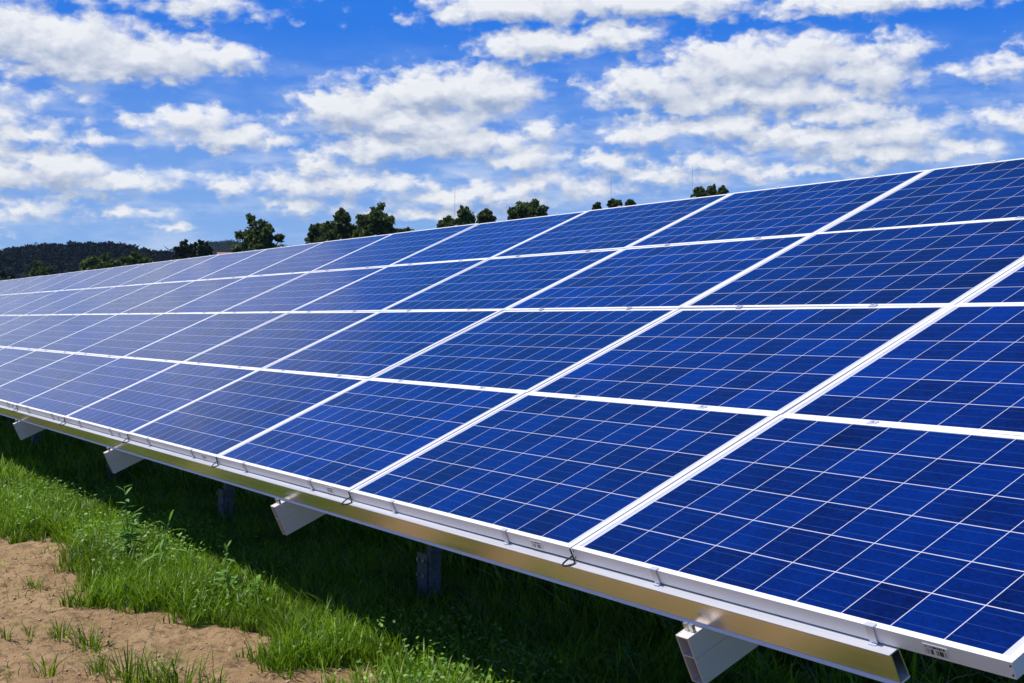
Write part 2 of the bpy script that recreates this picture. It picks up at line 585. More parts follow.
def grass_amount(x, y):
    """0 on bare soil, 1 in the thick grass"""
    d = (y - edge_y(x)) + (fbm(np.asarray(x) * 3.1, np.asarray(y) * 3.1, 11, 4) - 0.5) * 0.75
    far_s = -3.6 - np.asarray(y) + (fbm(np.asarray(x) * .8, np.asarray(y) * .8, 23, 3) - 0.5) * 1.5       # grass again south of the track
    return np.clip(np.maximum(d / 0.26, far_s / 0.5), 0, 1)


def ground_h(x, y):
    near = np.exp(-np.maximum(0, (np.abs(np.asarray(x) + 4) - 12) / 6) ** 2) * np.exp(-np.maximum(0, (np.abs(np.asarray(y)) - 4) / 3) ** 2)
    bare = 1 - grass_amount(x, y)
    h = (fbm(np.asarray(x) * 1.1, np.asarray(y) * 1.1, 31, 3) - 0.5) * 0.05
    h = h + bare * ((fbm(np.asarray(x) * 9, np.asarray(y) * 9, 41, 4) - 0.5) * 0.065) + bare * ((fbm(np.asarray(x) * 24, np.asarray(y) * 24, 47, 2) - 0.5) * 0.028)
    return h * near


def axis(lo, hi, step, far):
    mid = list(np.arange(lo, hi, step))
    out, d, p = [], step, hi
    while p < far:
        out.append(p)
        d *= 1.35
        p += d
    out.append(far)
    inn, d, p = [], step, lo
    while p > -far:
        d *= 1.35
        p -= d
        inn.append(max(p, -far))
    return np.array(sorted(set(inn + mid + out)))


gx, gy = axis(-12, 1.0, 0.025, 4000), axis(-2.6, 0.8, 0.025, 4000)
GX, GY = np.meshgrid(gx, gy)
GH = ground_h(GX, GY)
nx, ny = len(gx), len(gy)
gv = np.stack([GX, GY, GH], -1).reshape(-1, 3)
ii = np.arange((ny - 1) * nx).reshape(ny - 1, nx)[:, :-1].ravel()
gf = np.stack([ii, ii + 1, ii + nx + 1, ii + nx], -1)


def ground_material():
    m_, N, b = new_mat('bare soil and turf')
    t = N.node('ShaderNodeTexCoord').outputs['Object']
    at = N.node('ShaderNodeAttribute', attribute_name='turf')
    n1 = N.noise(t, 1.6, 5, 0.6)
    n2 = N.noise(t, 22.0, 6, 0.65)
    n3 = N.noise(t, 140.0, 3, 0.6)
    soil = N.mix(N.ramp(n1, 0.3, 0.7), (0.31, 0.200, 0.098), (0.42, 0.285, 0.148))
    soil = N.mix(N.m('MULTIPLY', N.ramp(n2, 0.45, 0.66), 0.9), soil, (0.16, 0.098, 0.055))
    soil = N.mix(N.m('MULTIPLY', N.ramp(n3, 0.55, 0.72), 0.6), soil, (0.55, 0.40, 0.26))
    turf = N.mix(N.ramp(n2, 0.35, 0.65), (0.022, 0.045, 0.010), (0.05, 0.085, 0.016))
    f = N.ramp(N.m('ADD', at.outputs['Fac'], N.m('MULTIPLY_ADD', n2, 0.6, -0.3)), 0.35, 0.75)
    N.put(b.inputs['Base Color'], N.mix(f, soil, turf))
    b.inputs['Roughness'].default_value = 0.95
    b.inputs['Specular IOR Level'].default_value = 0.1
    bn = N.node('ShaderNodeBump')
    bn.inputs['Strength'].default_value = 0.9
    bn.inputs['Distance'].default_value = 0.022
    N.put(bn.inputs['Height'], N.m('ADD', n2, N.m('MULTIPLY', n3, 0.4)))
    N.put(b.inputs['Normal'], bn.outputs[0])
    return m_


gme = np_mesh('ground', gv, gf.ravel(), np.full(len(gf), 4), ground_material(), smooth=True)
at_ = gme.attributes.new('turf', 'FLOAT', 'POINT')
at_.data.foreach_set('value', grass_amount(GX, GY).ravel().astype(np.float32))
tag(obj('ground', gme), kind='structure')


def at_px(px, dist):
    a = YAW + math.atan((px - 512) / FPX)
    return Vector((CAM.x + math.sin(a) * dist, CAM.y + math.cos(a) * dist, 0))


def top_z(y, px, dist):
    """height above the ground that shows at picture row y from that far away"""
    return CAM.z + (318.9 - y) / FPX * math.cos(math.atan((px - 512) / FPX)) * dist


# far hills with forest: a rolling sheet rising to the west
def hill_h(r, px):
    """r: distance from the track, px: bearing (as picture column)"""
    ridge_y = 4.0 + np.interp(px, [-700, -300, -60, 0, 30, 92, 125, 150, 172, 200, 235, 300, 420, 700, 1200],
                        [240, 244, 255, 252, 247, 243.5, 245, 249, 252, 259, 262, 272, 285, 305, 312])
    z1 = np.maximum(0, (318.9 - ridge_y) / FPX * 760) * np.exp(-np.abs((r - 760) / 190) ** 2.0)
    ridge2 = np.interp(px, [60, 150, 208, 232, 255, 285, 330, 420, 560, 900], [290, 258, 244.5, 242.5, 245, 247, 249, 262, 285, 310])
    z2 = np.maximum(0, (318.9 - ridge2) / FPX * 1700) * np.exp(-np.abs((r - 1700) / 320) ** 2.0)
    return z1 + z2


hp, hr_ = np.linspace(-700, 1200, 150), np.linspace(430, 2500, 70)
HP, HR = np.meshgrid(hp, hr_)
A = YAW + np.arctan((HP - 512) / FPX)
HX, HY = CAM.x + np.sin(A) * HR, CAM.y + np.cos(A) * HR
HZ = hill_h(HR, HP) + (fbm(HX / 40, HY / 40, 3, 3) - 0.5) * np.minimum(6, hill_h(HR, HP) * 0.2) - 0.6
hv = np.stack([HX, HY, HZ], -1).reshape(-1, 3)
n_ = len(hp)
ii = np.arange((len(hr_) - 1) * n_).reshape(len(hr_) - 1, n_)[:, :-1].ravel()
hf_ = np.stack([ii, ii + n_, ii + n_ + 1, ii + 1], -1)
tag(obj('hills', np_mesh('hills', hv, hf_.ravel(), np.full(len(hf_), 4), M_hill, True)), kind='structure')


def rand_quads(cent, size, r, flat=0.0):
    """one randomly turned leaf-clump quad per centre"""
    n = len(cent)
    nrm = r.normal(size=(n, 3))
    nrm /= np.linalg.norm(nrm, axis=1, keepdims=True)
    a = np.cross(nrm, r.normal(size=(n, 3)))
    a /= np.linalg.norm(a, axis=1, keepdims=True)
    b = np.cross(nrm, a)
    s = (size * r.uniform(0.6, 1.3, n))[:, None]
    e = r.uniform(0.45, 0.8, (n, 1))
    # pointed leaf-clump outline of six corners
    pts = [a * s, a * s * .35 + b * s * e, -a * s * .5 + b * s * e * .8, -a * s, -a * s * .4 - b * s * e, a * s * .4 - b * s * e * .9]
    v = np.stack([cent + q for q in pts], 1)
    v += r.normal(size=v.shape) * s[:, None] * 0.12
    return v.reshape(-1, 3), np.arange(n * 6), np.full(n, 6)


def lobes_points(lobes, n, r, shell=0.55):
    """points in a union of ellipsoids, denser near their surface"""
    w = np.array([l[3] * l[4] * l[5] for l in lobes]) ** (2 / 3)
    k = r.choice(len(lobes), n, p=w / w.sum())
    L = np.array(lobes)[k]
    d = r.normal(size=(n, 3))
    d /= np.linalg.norm(d, axis=1, keepdims=True)
    rad = shell + (1 - shell) * r.random(n) ** 0.6
    bumpy = 0.72 + 0.50 * r.random(n)
    return L[:, :3] + d * L[:, 3:6] * (rad * bumpy)[:, None]


fr = np.random.default_rng(3)
cs = []
N1 = 2600
pxs = fr.uniform(-300, 330, N1)
rr = fr.uniform(560, 830, N1)
pxs = np.concatenate([pxs, fr.uniform(150, 440, 900)])
rr = np.concatenate([rr, fr.uniform(1350, 1760, 900)])
ang = YAW + np.arctan((pxs - 512) / FPX)
tx, ty = CAM.x + np.sin(ang) * rr, CAM.y + np.cos(ang) * rr
tz = hill_h(rr, pxs)
ok = tz > 6
tx, ty, tz, rr = tx[ok], ty[ok], tz[ok], rr[ok]
for i in range(len(tx)):
    s = fr.uniform(2.6, 5.2) * (1.0 if rr[i] < 1000 else 1.5)
    n = 150
    d = fr.normal(size=(n, 3))
    d /= np.linalg.norm(d, axis=1, keepdims=True)
    c = d * np.array([s, s, s * fr.uniform(0.8, 1.25)]) * fr.uniform(0.65, 1.0, (n, 1)) + np.array([tx[i], ty[i], tz[i] - s * 0.55])
    cs.append(c)
cs = np.concatenate(cs)
fv, ff, fc = rand_quads(cs, 0.72, fr)
tag(obj('forest', np_mesh('forest', fv, ff, fc, M_forest)), 'dark far-off forest covering the hills on the left horizon', 'forest', kind='stuff')


# summer haze over the whole valley
hm = MB()
hm.box(-4050, 4050, -4050, 4050, -2.5, 130)
M_haze = bpy.data.materials.new('valley haze')
M_haze.use_nodes = True
M_haze.node_tree.nodes.clear()
hv_ = M_haze.node_tree.nodes.new('ShaderNodeVolumePrincipled')
hv_.inputs['Color'].default_value = (0.52, 0.76, 1.0, 1.0)
hv_.inputs['Density'].default_value = 0.000055
hv_.inputs['Anisotropy'].default_value = 0.2
ho_ = M_haze.node_tree.nodes.new('ShaderNodeOutputMaterial')
M_haze.node_tree.links.new(hv_.outputs[0], ho_.inputs['Volume'])
tag(obj('haze', hm.mesh('haze', M_haze)), 'thin bluish summer haze over the far hills', 'haze', kind='stuff')

# ------------------------------------------------------------------ trees beyond the panels
def tree(name, px, top, halfw, dist, seed, label, lobes=7, mat=None, slim=1.0, leaves=2600, leaf=0.42, cat='tree', group=None, gap=0.25):
    r = np.random.default_rng(seed)
    base = at_px(px, dist)
    ht = top_z(top, px, dist)
    hw = halfw / FPX * dist
    root = empty(name, base)
    tag(root, label, cat, group)
    edge = float(np.interp(px, [0, 60, 114, 200, 321, 390, 479, 592, 733], [290, 275, 267, 257, 243, 235, 224, 209, 193]))
    hv = max((edge - top) / FPX * dist, hw * 0.85)          # the crown's part that rises over the panels
    zc = ht - hv * 0.92
    trunk_h = max(ht * 0.25, min(ht * .5, zc - hw))
    lob = []
    for k in range(lobes * 15):
        d = r.normal(size=3)
        d /= np.linalg.norm(d)
        q = r.uniform(0.30, 0.90)
        if d[2] < -0.2:
            d[2] *= 0.8
        rad = hw * r.uniform(0.10, 0.21) * slim
        ax, ay = r.uniform(.8, 1.2, 2)
        z = zc + d[2] * (hv * 0.92 if d[2] > 0 else hw * 0.9) * q
        rz = rad * r.uniform(.6, 1.0)
        lob.append((d[0] * hw * q * ax * .95, d[1] * hw * q * ay * .95, min(z, ht - rz), rad, rad, rz))
    for k in range(3):                                     # leading shoots at the very top
        rad = hw * r.uniform(.10, .18)
        q = r.uniform(-.38, .38, 2) * hw
        lob.append((q[0], q[1], ht * 1.0 - rad * (1.0 + 1.2 * k), rad, rad, rad))
    lob.append((0, 0, zc, hw * .60, hw * .60, hv * .55))
    lob.append((hw * r.uniform(-.3, .3), 0, zc + hv * .25, hw * .45, hw * .45, hv * .40))
    leaves, leaf = int(leaves * 4.2), leaf * 0.52
    c = lobes_points(lob, leaves, r, gap)
    v, f, cn = rand_quads(c, leaf, r)
    obj('crown', np_mesh('crown', v, f, cn, mat or M_tree), root)
    mb = MB()
    tr = max(0.16, ht * 0.022)
    mb.tube([(0, 0, -0.3), (0.05, 0, trunk_h * .5), (0, 0.08, trunk_h), (0.05, 0.0, zc)], [tr * 1.3, tr, tr * .8, tr * .25], 8)
    for l in lob[:-2:9]:
        mb.tube([(0, 0, trunk_h * r.uniform(.75, 1.1)), (l[0] * .5, l[1] * .5, (trunk_h + l[2]) * .5), (l[0], l[1], l[2])], [tr * .5, tr * .32, tr * .1], 6)
    obj('trunk', mb.mesh('trunk', M_bark, True), root)
    return root


tree('broadleaf_tree', 258, 214, 26, 150, 1, 'lone dark broadleaf tree with an uneven crown, left of the tree pair', 8, leaves=3600, leaf=0.36)
tree('broadleaf_tree', 320, 222, 17, 168, 2, 'small dark tree leaning against the left of the tree pair', 5, leaves=2000, leaf=.38)
tree('broadleaf_tree', 340, 208, 24, 165, 3, 'broad dark tree forming the left half of the tree pair', 8, leaves=3400, leaf=.38)
tree('broadleaf_tree', 376, 203, 25, 160, 4, 'tall dark tree forming the right half of the tree pair', 8, leaves=3600, leaf=.38)
tree('bush', 408, 228, 12, 190, 5, 'low dark bush just right of the tree pair', 4, leaves=900, leaf=.45, cat='bush')
tree('broadleaf_tree', 448, 216, 12, 190, 6, 'low treetop at the left end of the clump beside the left radio mast', 4, leaves=1200, leaf=.42)
tree('broadleaf_tree', 466, 206, 14, 185, 7, 'tallest treetop of the clump beside the left radio mast', 6, leaves=1700, leaf=.4)
tree('broadleaf_tree', 485, 209, 13, 186, 8, 'treetop at the right end of the clump beside the left radio mast', 6, leaves=1600, leaf=.4)
tree('broadleaf_tree', 527, 200, 26, 190, 9, 'wide dome-shaped dark treetop standing alone above the panels', 8, leaves=3600, leaf=.42)
tree('broadleaf_tree', 597, 203, 5, 200, 10, 'smallest treetop in the clump below the middle radio mast', 4, leaves=800, leaf=.4)
tree('broadleaf_tree', 615, 199, 8, 195, 11, 'rounded treetop directly below the middle radio mast', 6, leaves=1500, leaf=.4)
tree('broadleaf_tree', 630, 200, 5, 200, 12, 'treetop just right of the middle radio mast', 4, leaves=900, leaf=.4)
tree('broadleaf_tree', 699, 187, 8, 150, 13, 'bushy left treetop of the rightmost clump', 5, leaves=900, leaf=.34)
tree('broadleaf_tree', 711, 185, 7.5, 152, 14, 'taller middle treetop of the rightmost clump', 5, leaves=800, leaf=.34)
tree('broadleaf_tree', 722, 186, 6, 150, 15, 'spiky right treetop of the rightmost clump', 4, leaves=700, leaf=.34)
# lighter trees in front of the hill
tree('broadleaf_tree', 41, 261, 14, 260, 16, 'small round light green tree in front of the wooded hill', 6, M_tree_light, leaves=1700, leaf=.55, gap=.4)
tree('broadleaf_tree', 100, 253, 29, 240, 17, 'wide light green tree in front of the wooded hill', 9, M_tree_light, leaves=3600, leaf=.6, gap=.4)
tree('broadleaf_tree', 140, 252, 22, 245, 18, 'light green tree overlapping the right side of the wide one', 7, M_tree_light, leaves=2600, leaf=.6, gap=.4)
tree('broadleaf_tree', 8, 271, 14, 230, 19, 'dark green low tree at the far left edge of the view', 5, M_tree_dark, leaves=1500, leaf=.55, gap=.4)
tree('conifer_tree', 183, 240, 9, 230, 20, 'leftmost dark pointed tree of three beside the far house', 5, M_tree_dark, leaves=1500, leaf=.5, gap=.4)
tree('conifer_tree', 194, 243, 8, 228, 21, 'middle dark tree of three beside the far house', 5, M_tree_dark, leaves=1300, leaf=.5, gap=.4)
tree('conifer_tree', 204, 240, 10, 226, 22, 'right rounded dark tree of three beside the far house', 5, M_tree_dark, leaves=1600, leaf=.5, gap=.4)

# ------------------------------------------------------------------ far masts, turbine and house
M_mast_w = simple('mast white paint', (0.72, 0.74, 0.80), 0.6)
M_mast_r = simple('mast red paint', (0.56, 0.42, 0.44), 0.6)


def mast(px, top, label):
    dist = 620
    b = at_px(px, dist)
    ht = top_z(top, px, dist)
    root = empty('radio_mast', b)
    tag(root, label, 'mast', 'thin radio masts on the horizon')
    mb = MB()
    n = 14
    w = 0.10
    for k in range(n):
        z0, z1 = ht * k / n, ht * (k + 1) / n
        for (sx, sy) in ((-w, -w), (w, -w), (0, w)):
            mb.tube([(sx, sy, z0), (sx, sy, z1)], 0.018, 5, k % 2)
        mb.tube([(-w, -w, z0), (w, -w, z1)], 0.02, 4, k % 2)
        mb.tube([(w, -w, z0), (0, w, z1)], 0.02, 4, k % 2)
    obj('lattice_tower', mb.mesh('lattice_tower', [M_mast_w, M_mast_r]), root)
    mb = MB()
    mb.tube([(0, 0, ht), (0, 0, ht + 2.5)], 0.06, 5)
    obj('antenna', mb.mesh('antenna', M_mast_w), root)


mast(455, 189, 'thin radio mast rising behind the clump of three treetops, leftmost of three')
mast(611, 177, 'thin radio mast above the rounded treetop, middle one of three')
mast(692, 170, 'faint thin radio mast beside the rightmost treetops')

r_h = 640
hb = at_px(226, r_h)
hz_ = float(hill_h(np.array(r_h), np.array(226.0)))
hz_ = top_z(254, 226, r_h) - 4.2
yaw_h = -(YAW + math.atan((226 - 512) / FPX))
house = empty('farm_house', (hb.x, hb.y, hz_ - 2), (0, 0, yaw_h))
tag(house, 'tiny pale house with reddish roof at the foot of the far hill', 'house')
mb = MB()
mb.box(-3.6, 3.6, -3, 3, 0, 4.6)
mb.prism([(-3, 4.6), (3, 4.6), (0, 6.6)], -3.6, 3.6)
obj('wall', mb.mesh('wall', simple('pale render', (0.62, 0.52, 0.47), 0.8)), house)
mb = MB()
for s in (-1, 1):
    mb.add([(-4, s * 3.4, 4.35), (4, s * 3.4, 4.35), (4, 0, 6.75), (-4, 0, 6.75), (-4, s * 3.4, 4.55), (4, s * 3.4, 4.55), (4, 0, 6.95), (-4, 0, 6.95)],
           [(0, 1, 2, 3), (4, 5, 6, 7), (0, 1, 5, 4), (1, 2, 6, 5), (2, 3, 7, 6), (3, 0, 4, 7)])
obj('roof', mb.mesh('roof', simple('reddish tiles', (0.42, 0.20, 0.15), 0.8, 0, .2, 2)), house)
for wx in (-1.8, 1.8):
    mb = MB()
    mb.box(wx - .5, wx + .5, -3.05, -2.98, 2.2, 3.6)
    obj('window', mb.mesh('window', simple('dark window glass', (0.03, 0.03, 0.035), 0.2)), house)

# small wind turbine on the ridge
tb = at_px(170, 1000)
tz_ = top_z(250.5, 170, 1000)
turb = empty('wind_turbine', (tb.x, tb.y, 0), (0, 0, -(YAW + math.atan((170 - 512) / FPX))))
tag(turb, 'tiny white wind turbine at the right end of the wooded ridge', 'wind turbine')
M_white = simple('white paint', (0.8, 0.8, 0.8), 0.5)
mb = MB()
mb.tube([(0, 0, 0), (0, 0, tz_)], [0.5, 0.25], 8)
obj('tower', mb.mesh('tower', M_white, True), turb)
mb = MB()
mb.box(-.35, .35, -.9, .9, tz_ - .3, tz_ + .4, bev=.1)
obj('nacelle', mb.mesh('nacelle', M_white), turb)
for a in (142, 262, 22):
    a = math.radians(a)
    u, w_ = Vector((math.cos(a), 0, math.sin(a))), Vector((-math.sin(a), 0, math.cos(a)))
    c0 = Vector((0, -1.0, tz_))
    mb = MB()
    ps = [c0 + w_ * .25, c0 + u * 1.8 + w_ * .5, c0 + u * 5.6 + w_ * .08, c0 + u * 5.6 - w_ * .08, c0 + u * 1.2 - w_ * .25, c0 - w_ * .2]
    mb.add([p for p in ps] + [p + Vector((0, .12, 0)) for p in ps], [(0, 1, 2, 3, 4, 5), (11, 10, 9, 8, 7, 6)] + [(i, (i + 1) % 6, (i + 1) % 6 + 6, i + 6) for i in range(6)])
    obj('blade', mb.mesh('blade', M_white), turb)

# ------------------------------------------------------------------ solar panels
GAPX = PU - PW
# frame: bars butted at the corners, built in the panel's plane (x along the row, y up the slope, z out of the glass)
RAILH = 0.084
FL = 0.019                     # width of the lip on the glass
fm = MB()
hwid = PW / 2
fm.box(-hwid, hwid, 0, 0.0025, -TH, 0, 0)                        # front face
fm.box(-hwid, hwid, H - 0.0025, H, -TH, 0, 0)
fm.box(-hwid, -hwid + 0.0025, 0.0025, H - 0.0025, -TH, 0, 0)
fm.box(hwid - 0.0025, hwid, 0.0025, H - 0.0025, -TH, 0, 0)
fm.box(-hwid + 0.0025, hwid - 0.0025, 0.0025, FL, -0.0012, 0.0002, 0)     # top lips
fm.box(-hwid + 0.0025, hwid - 0.0025, H - FL, H - 0.0025, -0.0012, 0.0002, 0)
fm.box(-hwid + 0.0025, -hwid + FL, FL, H - FL, -0.0012, 0.0002, 0)
fm.box(hwid - FL, hwid - 0.0025, FL, H - FL, -0.0012, 0.0002, 0)
fm.box(-hwid + 0.0025, hwid - 0.0025, 0.0025, 0.030, -TH + 0.0005, -TH + 0.0025, 0)     # bottom flanges
fm.box(-hwid + 0.0025, hwid - 0.0025, H - 0.030, H - 0.0025, -TH + 0.0005, -TH + 0.0025, 0)
for sx in (-1, 1):
    for zz in (-0.010, -0.033):                                   # corner screws on the front face
        cx = sx * (hwid - 0.006)
        ring = [(cx + 0.0028 * math.cos(k * math.pi / 4), -0.0008, zz + 0.0028 * math.sin(k * math.pi / 4)) for k in range(8)]
        back = [(q[0], 0.0005, q[2]) for q in ring]
        fm.add(ring + back, [tuple(range(8))] + [(k, (k + 1) % 8, (k + 1) % 8 + 8, k + 8) for k in range(8)], 1)
frame_me = fm.normals_out(fm.mesh('panel_frame', [M_frame, M_hole]))
lm = MB()
lm.box(-hwid + 0.0027, hwid - 0.0027, 0.0027, H - 0.0027, -0.0064, -0.0014, 1)
lam_me = lm.mesh('glass_laminate', [M_cell, M_back])
lam_me.polygons[1].material_index = 0
# sticker
sm = MB()
sm.box(-0.036, 0.036, -0.0008, 0.0004, -0.014, 0.013)
label_me = sm.mesh('serial_sticker', M_label)
# front end clamp: a bent strip gripping the lip and dropping to the rail
cm = MB()
cm.box(-0.015, 0.015, -0.006, 0.010, 0.001, 0.0045, bev=0.0008)
cm.box(-0.012, 0.012, -0.006, -0.0025, -TH - 0.004, 0.001, bev=0.0006)
cm.box(-0.012, 0.012, -0.013, -0.006, -TH - 0.004, -TH - 0.001, bev=0.0006)
clampf_me = cm.mesh('end_clamp', M_clamp)
cm = MB()
cm.box(-0.020, 0.020, -0.013, 0.009, 0.001, 0.0045, bev=0.0008)
ring = [(0.006 * math.cos(k * math.pi / 3), -0.002 + 0.006 * math.sin(k * math.pi / 3)) for k in range(6)]
cm.add([(q[0], q[1], 0.004) for q in ring] + [(q[0], q[1], 0.009) for q in ring], [tuple(range(6, 12))] + [(k, (k + 1) % 6, (k + 1) % 6 + 6, k + 6) for k in range(6)])
clampm_me = cm.mesh('mid_clamp', M_clamp)
cm = MB()
cm.box(-0.02, 0.02, -0.004, 0.012, 0.001, 0.005, bev=0.0008)
cm.box(-0.02, 0.02, 0.0035, 0.012, -TH, 0.001)
clampt_me = cm.mesh('top_clamp', M_clamp)

ROWN = ['bottom', 'second', 'third', 'top']
ORD = ['first', 'second', 'third', 'fourth', 'fifth', 'sixth', 'seventh', 'eighth', 'ninth', 'tenth', 'eleventh', 'twelfth']
ct, st = math.cos(TILT), math.sin(TILT)
GAP2 = 0.035


def slope_pt(x, p, q):
    """x along the row, p up the slope from the lower edge, q out of the panel plane"""
    return Vector((x, p * ct - q * st, GZ + p * st + q * ct))


prt = random.Random(5)


def build_panel(col, row, x_right, second):
    e = empty('solar_panel', slope_pt(x_right - hwid - GAPX / 2, row * PV + 0.0, 0.0),
              (TILT + math.radians(prt.uniform(-.22, .22)), math.radians(prt.uniform(-.14, .14)), 0))
    if second:
        lab = f'solar panel in the {ROWN[row]} row, {ORD[col]} column beyond the dark gap between tables'
    elif col == 0:
        lab = f'blue solar panel in the {ROWN[row]} row, in the nearest column at the right end'
    elif row == 0:
        lab = f'solar panel in the bottom row above the metal rail, {ORD[col]} column from right end'
    else:
        lab = f'blue solar panel in the {ROWN[row]} row, {ORD[col]} column from the right end'
    tag(e, lab, 'solar panel', 'solar panels mounted on the tilted rack')
    obj('panel_frame', frame_me, e)
    obj('glass_laminate', lam_me, e)
    obj('serial_sticker', label_me, e, (0.615 + prt.uniform(-.008, .008), -0.0006, -0.022))
    for sx in (-0.42, 0.42):
        sx += prt.uniform(-.02, .02)
        obj('clamp', clampf_me if row == 0 else clampm_me, e, (sx, 0, 0))
        if row == 3:
            obj('clamp', clampt_me, e, (sx, H - 0.004, 0))
    return e


for c in range(12):
    for r_ in range(4):
        build_panel(c, r_, -c * PU, False)
X2 = -12 * PU - GAP2
NC2 = 7
for c in range(NC2):
    for r_ in range(4):
        build_panel(c, r_, X2 - c * PU, True)


# ------------------------------------------------------------------ racks under the panels
def build_rack(x0, x1, rafters, label, wires):
    """x0: right end of the purlins, x1: left end"""
    root = empty('panel_rack', (0.5 * (x0 + x1), 1.7, 0))
    tag(root, label, 'mounting rack')
    inv = Matrix.Translation(-root.location)

    def rail(name, p_off, front):
        mb = MB()
        t = 0.003
        q1, q0 = -TH - 0.0045, -TH - 0.0045 - RAILH
        lip = -0.031
        web = lip + 0.005
        back = web + 0.036

        def strip(pro, mi):
            prof = []
            for (p, q) in pro:
                v = slope_pt(0, p + p_off, q)
                prof.append((v.y - root.location.y, v.z))
            mb.prism(prof, x1 - root.location.x, x0 - root.location.x, mi)
        strip([(lip, q1), (back - 0.006, q1), (back - 0.006, q1 - t), (lip, q1 - t)], 1)                     # top flange with its lip
        strip([(web, q1 - t - .0002), (web + t, q1 - t - .0002), (web + t, q0 + 0.0052), (web, q0 + 0.0052)], 0)       # web
        strip([(web - 0.007, q0), (web - 0.0078, q0 + 0.0014), (web - 0.0006, q0 + 0.0085), (web - 0.0003, q0 + 0.005), (back, q0 + 0.005), (back, q0)], 2)   # bottom flange, beaded edge
        strip([(back - t, q0 + 0.0052), (back, q0 + 0.0052), (back - 0.006, q1 - t - .0002), (back - 0.006 - t, q1 - t - .0002)], 0)      # leaning back
        me = mb.normals_out(mb.mesh(name, [M_rail, M_lip, M_edge]))
        return obj(name, me, root)

    rail('edge_rail', 0.0, True)
    for k in (1, 2, 3):
        rail('cross_rail', k * PV - 0.012, False)
    rail('cross_rail', 4 * PV - 0.06, False)
    for xr in rafters:
        mb = MB()
        w, t = 0.027, 0.004
        q1 = -TH - 0.0045 - RAILH - 0.001
        q0 = q1 - 0.150
        pa, pb = -0.092, 4 * PV - 0.05

        def bx(xa, xb, qa, qb, p0=pa, p1=pb):
            c8 = [slope_pt(x, p, q) - root.location for q in (qa, qb) for p in (p0, p1) for x in (xa, xb)]
            mb.add(c8, [(0, 2, 3, 1), (4, 5, 7, 6), (0, 1, 5, 4), (2, 6, 7, 3), (0, 4, 6, 2), (1, 3, 7, 5)])
        bx(xr - w, xr - w + t, q0, q1)
        bx(xr + w - t, xr + w, q0, q1)
        bx(xr - w + t, xr + w - t, q1 - t, q1 - 0.0005)
        bx(xr - w + t, xr + w - t, q0 + 0.0005, q0 + t)
        bx(xr - w + t, xr + w - t, q0 + 0.085, q0 + 0.085 + t)       # inner web
        bx(xr + w, xr + w + 0.003, q0 + 0.078, q0 + 0.084)           # small rib along the side
        rf = obj('rafter', mb.normals_out(mb.mesh('rafter', M_rafter)), root)
        # clip holding the rail to the rafter
        mb = MB()
        for sx in (-1, 1):
            c8 = [slope_pt(xr + sx * 0.012 + dx_, p, q) - root.location for q in (q1, q1 + 0.022) for p in (-0.062, -0.052) for dx_ in (-.008, .008)]
            mb.add(c8, [(0, 2, 3, 1), (4, 5, 7, 6), (0, 1, 5, 4), (2, 6, 7, 3), (0, 4, 6, 2), (1, 3, 7, 5)])
        obj('clip', mb.normals_out(mb.mesh('clip', M_bolt)), rf)
        for (py_, tall) in ((0.80 if xr < -1.5 or xr > 0 else 1.75, 0), (2.75, 1)):
            # rammed C-section post bolted beside the rafter
            ztop = GZ + (py_ * st / ct) + (q0 + 0.11) / ct
            lx, ly = xr - root.location.x, py_ - root.location.y
            mb = MB()
            wx0 = lx + 0.030
            mb.box(wx0, wx0 + 0.040, ly - 0.028, ly - 0.023, -0.6, ztop)
            mb.box(wx0, wx0 + 0.040, ly + 0.023, ly + 0.028, -0.6, ztop)
            mb.box(wx0 + 0.036, wx0 + 0.040, ly - 0.023, ly + 0.023, -0.6, ztop)
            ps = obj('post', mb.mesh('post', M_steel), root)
            mb = MB()
            mb.box(wx0 - 0.095, wx0 + 0.014, ly - 0.036, ly - 0.0282, 0.05, 0.30, bev=.002)
            br = obj('bracket', mb.mesh('bracket', M_steel), root)
            if tall:
                continue
            for bxx in (-0.075, -0.015):
                for bz in (0.19, 0.265):
                    mb = MB()
                    mb.tube([(wx0 + bxx, ly - 0.0355, bz), (wx0 + bxx, ly - 0.046, bz)], 0.010, 6)
                    obj('bolt', mb.mesh('bolt', M_bolt), br)
    for xw in wires:
        # black bonding wire looped out of the seam between two panels
        r = random.Random(int(xw * 100))
        o_ = [(0.0, -0.004, -0.002), (0.004, -0.006, -0.018), (0.014, -0.012, -0.036), (0.020, -0.022, TH * -1 - .002), (0.006, -0.042, -TH - .001), (-0.014, -0.050, -TH - .000),
              (-0.022, -0.046, -TH + .002), (-0.012, -0.030, -TH + .010), (0.002, -0.014, -0.026), (0.008, -0.008, -0.022)]
        j = r.uniform(.75, 1.1)
        mb = MB()
        pts = [slope_pt(xw + a * j, b * j, c_) - root.location for a, b, c_ in o_]
        sm_ = []
        for i in range(len(pts) - 1):
            p0, p1, p2, p3 = pts[max(i - 1, 0)], pts[i], pts[i + 1], pts[min(i + 2, len(pts) - 1)]
            for k in range(4):
                t_ = k / 4
                sm_.append(0.5 * ((2 * p1) + (p2 - p0) * t_ + (2 * p0 - 5 * p1 + 4 * p2 - p3) * t_ ** 2 + (3 * p1 - p0 - 3 * p2 + p3) * t_ ** 3))
        sm_.append(pts[-1])
        mb.tube(sm_, 0.0030, 6)
        obj('wire_loop', mb.mesh('wire_loop', M_black, True), root)
    return root


build_rack(-0.335, -12 * PU + 0.25, [-1.07, -4.12, -7.10, -9.98, -13.0, -16.0, -19.0], 'aluminium rack of the near table, with edge rail, rafters and steel posts',
           [-PU * k for k in range(1, 12)])
build_rack(X2 - 0.25, X2 - NC2 * PU + 0.25, [X2 - 0.9 - 3.04 * k for k in range(4)], 'aluminium rack of the farther table beyond the dark gap', [])


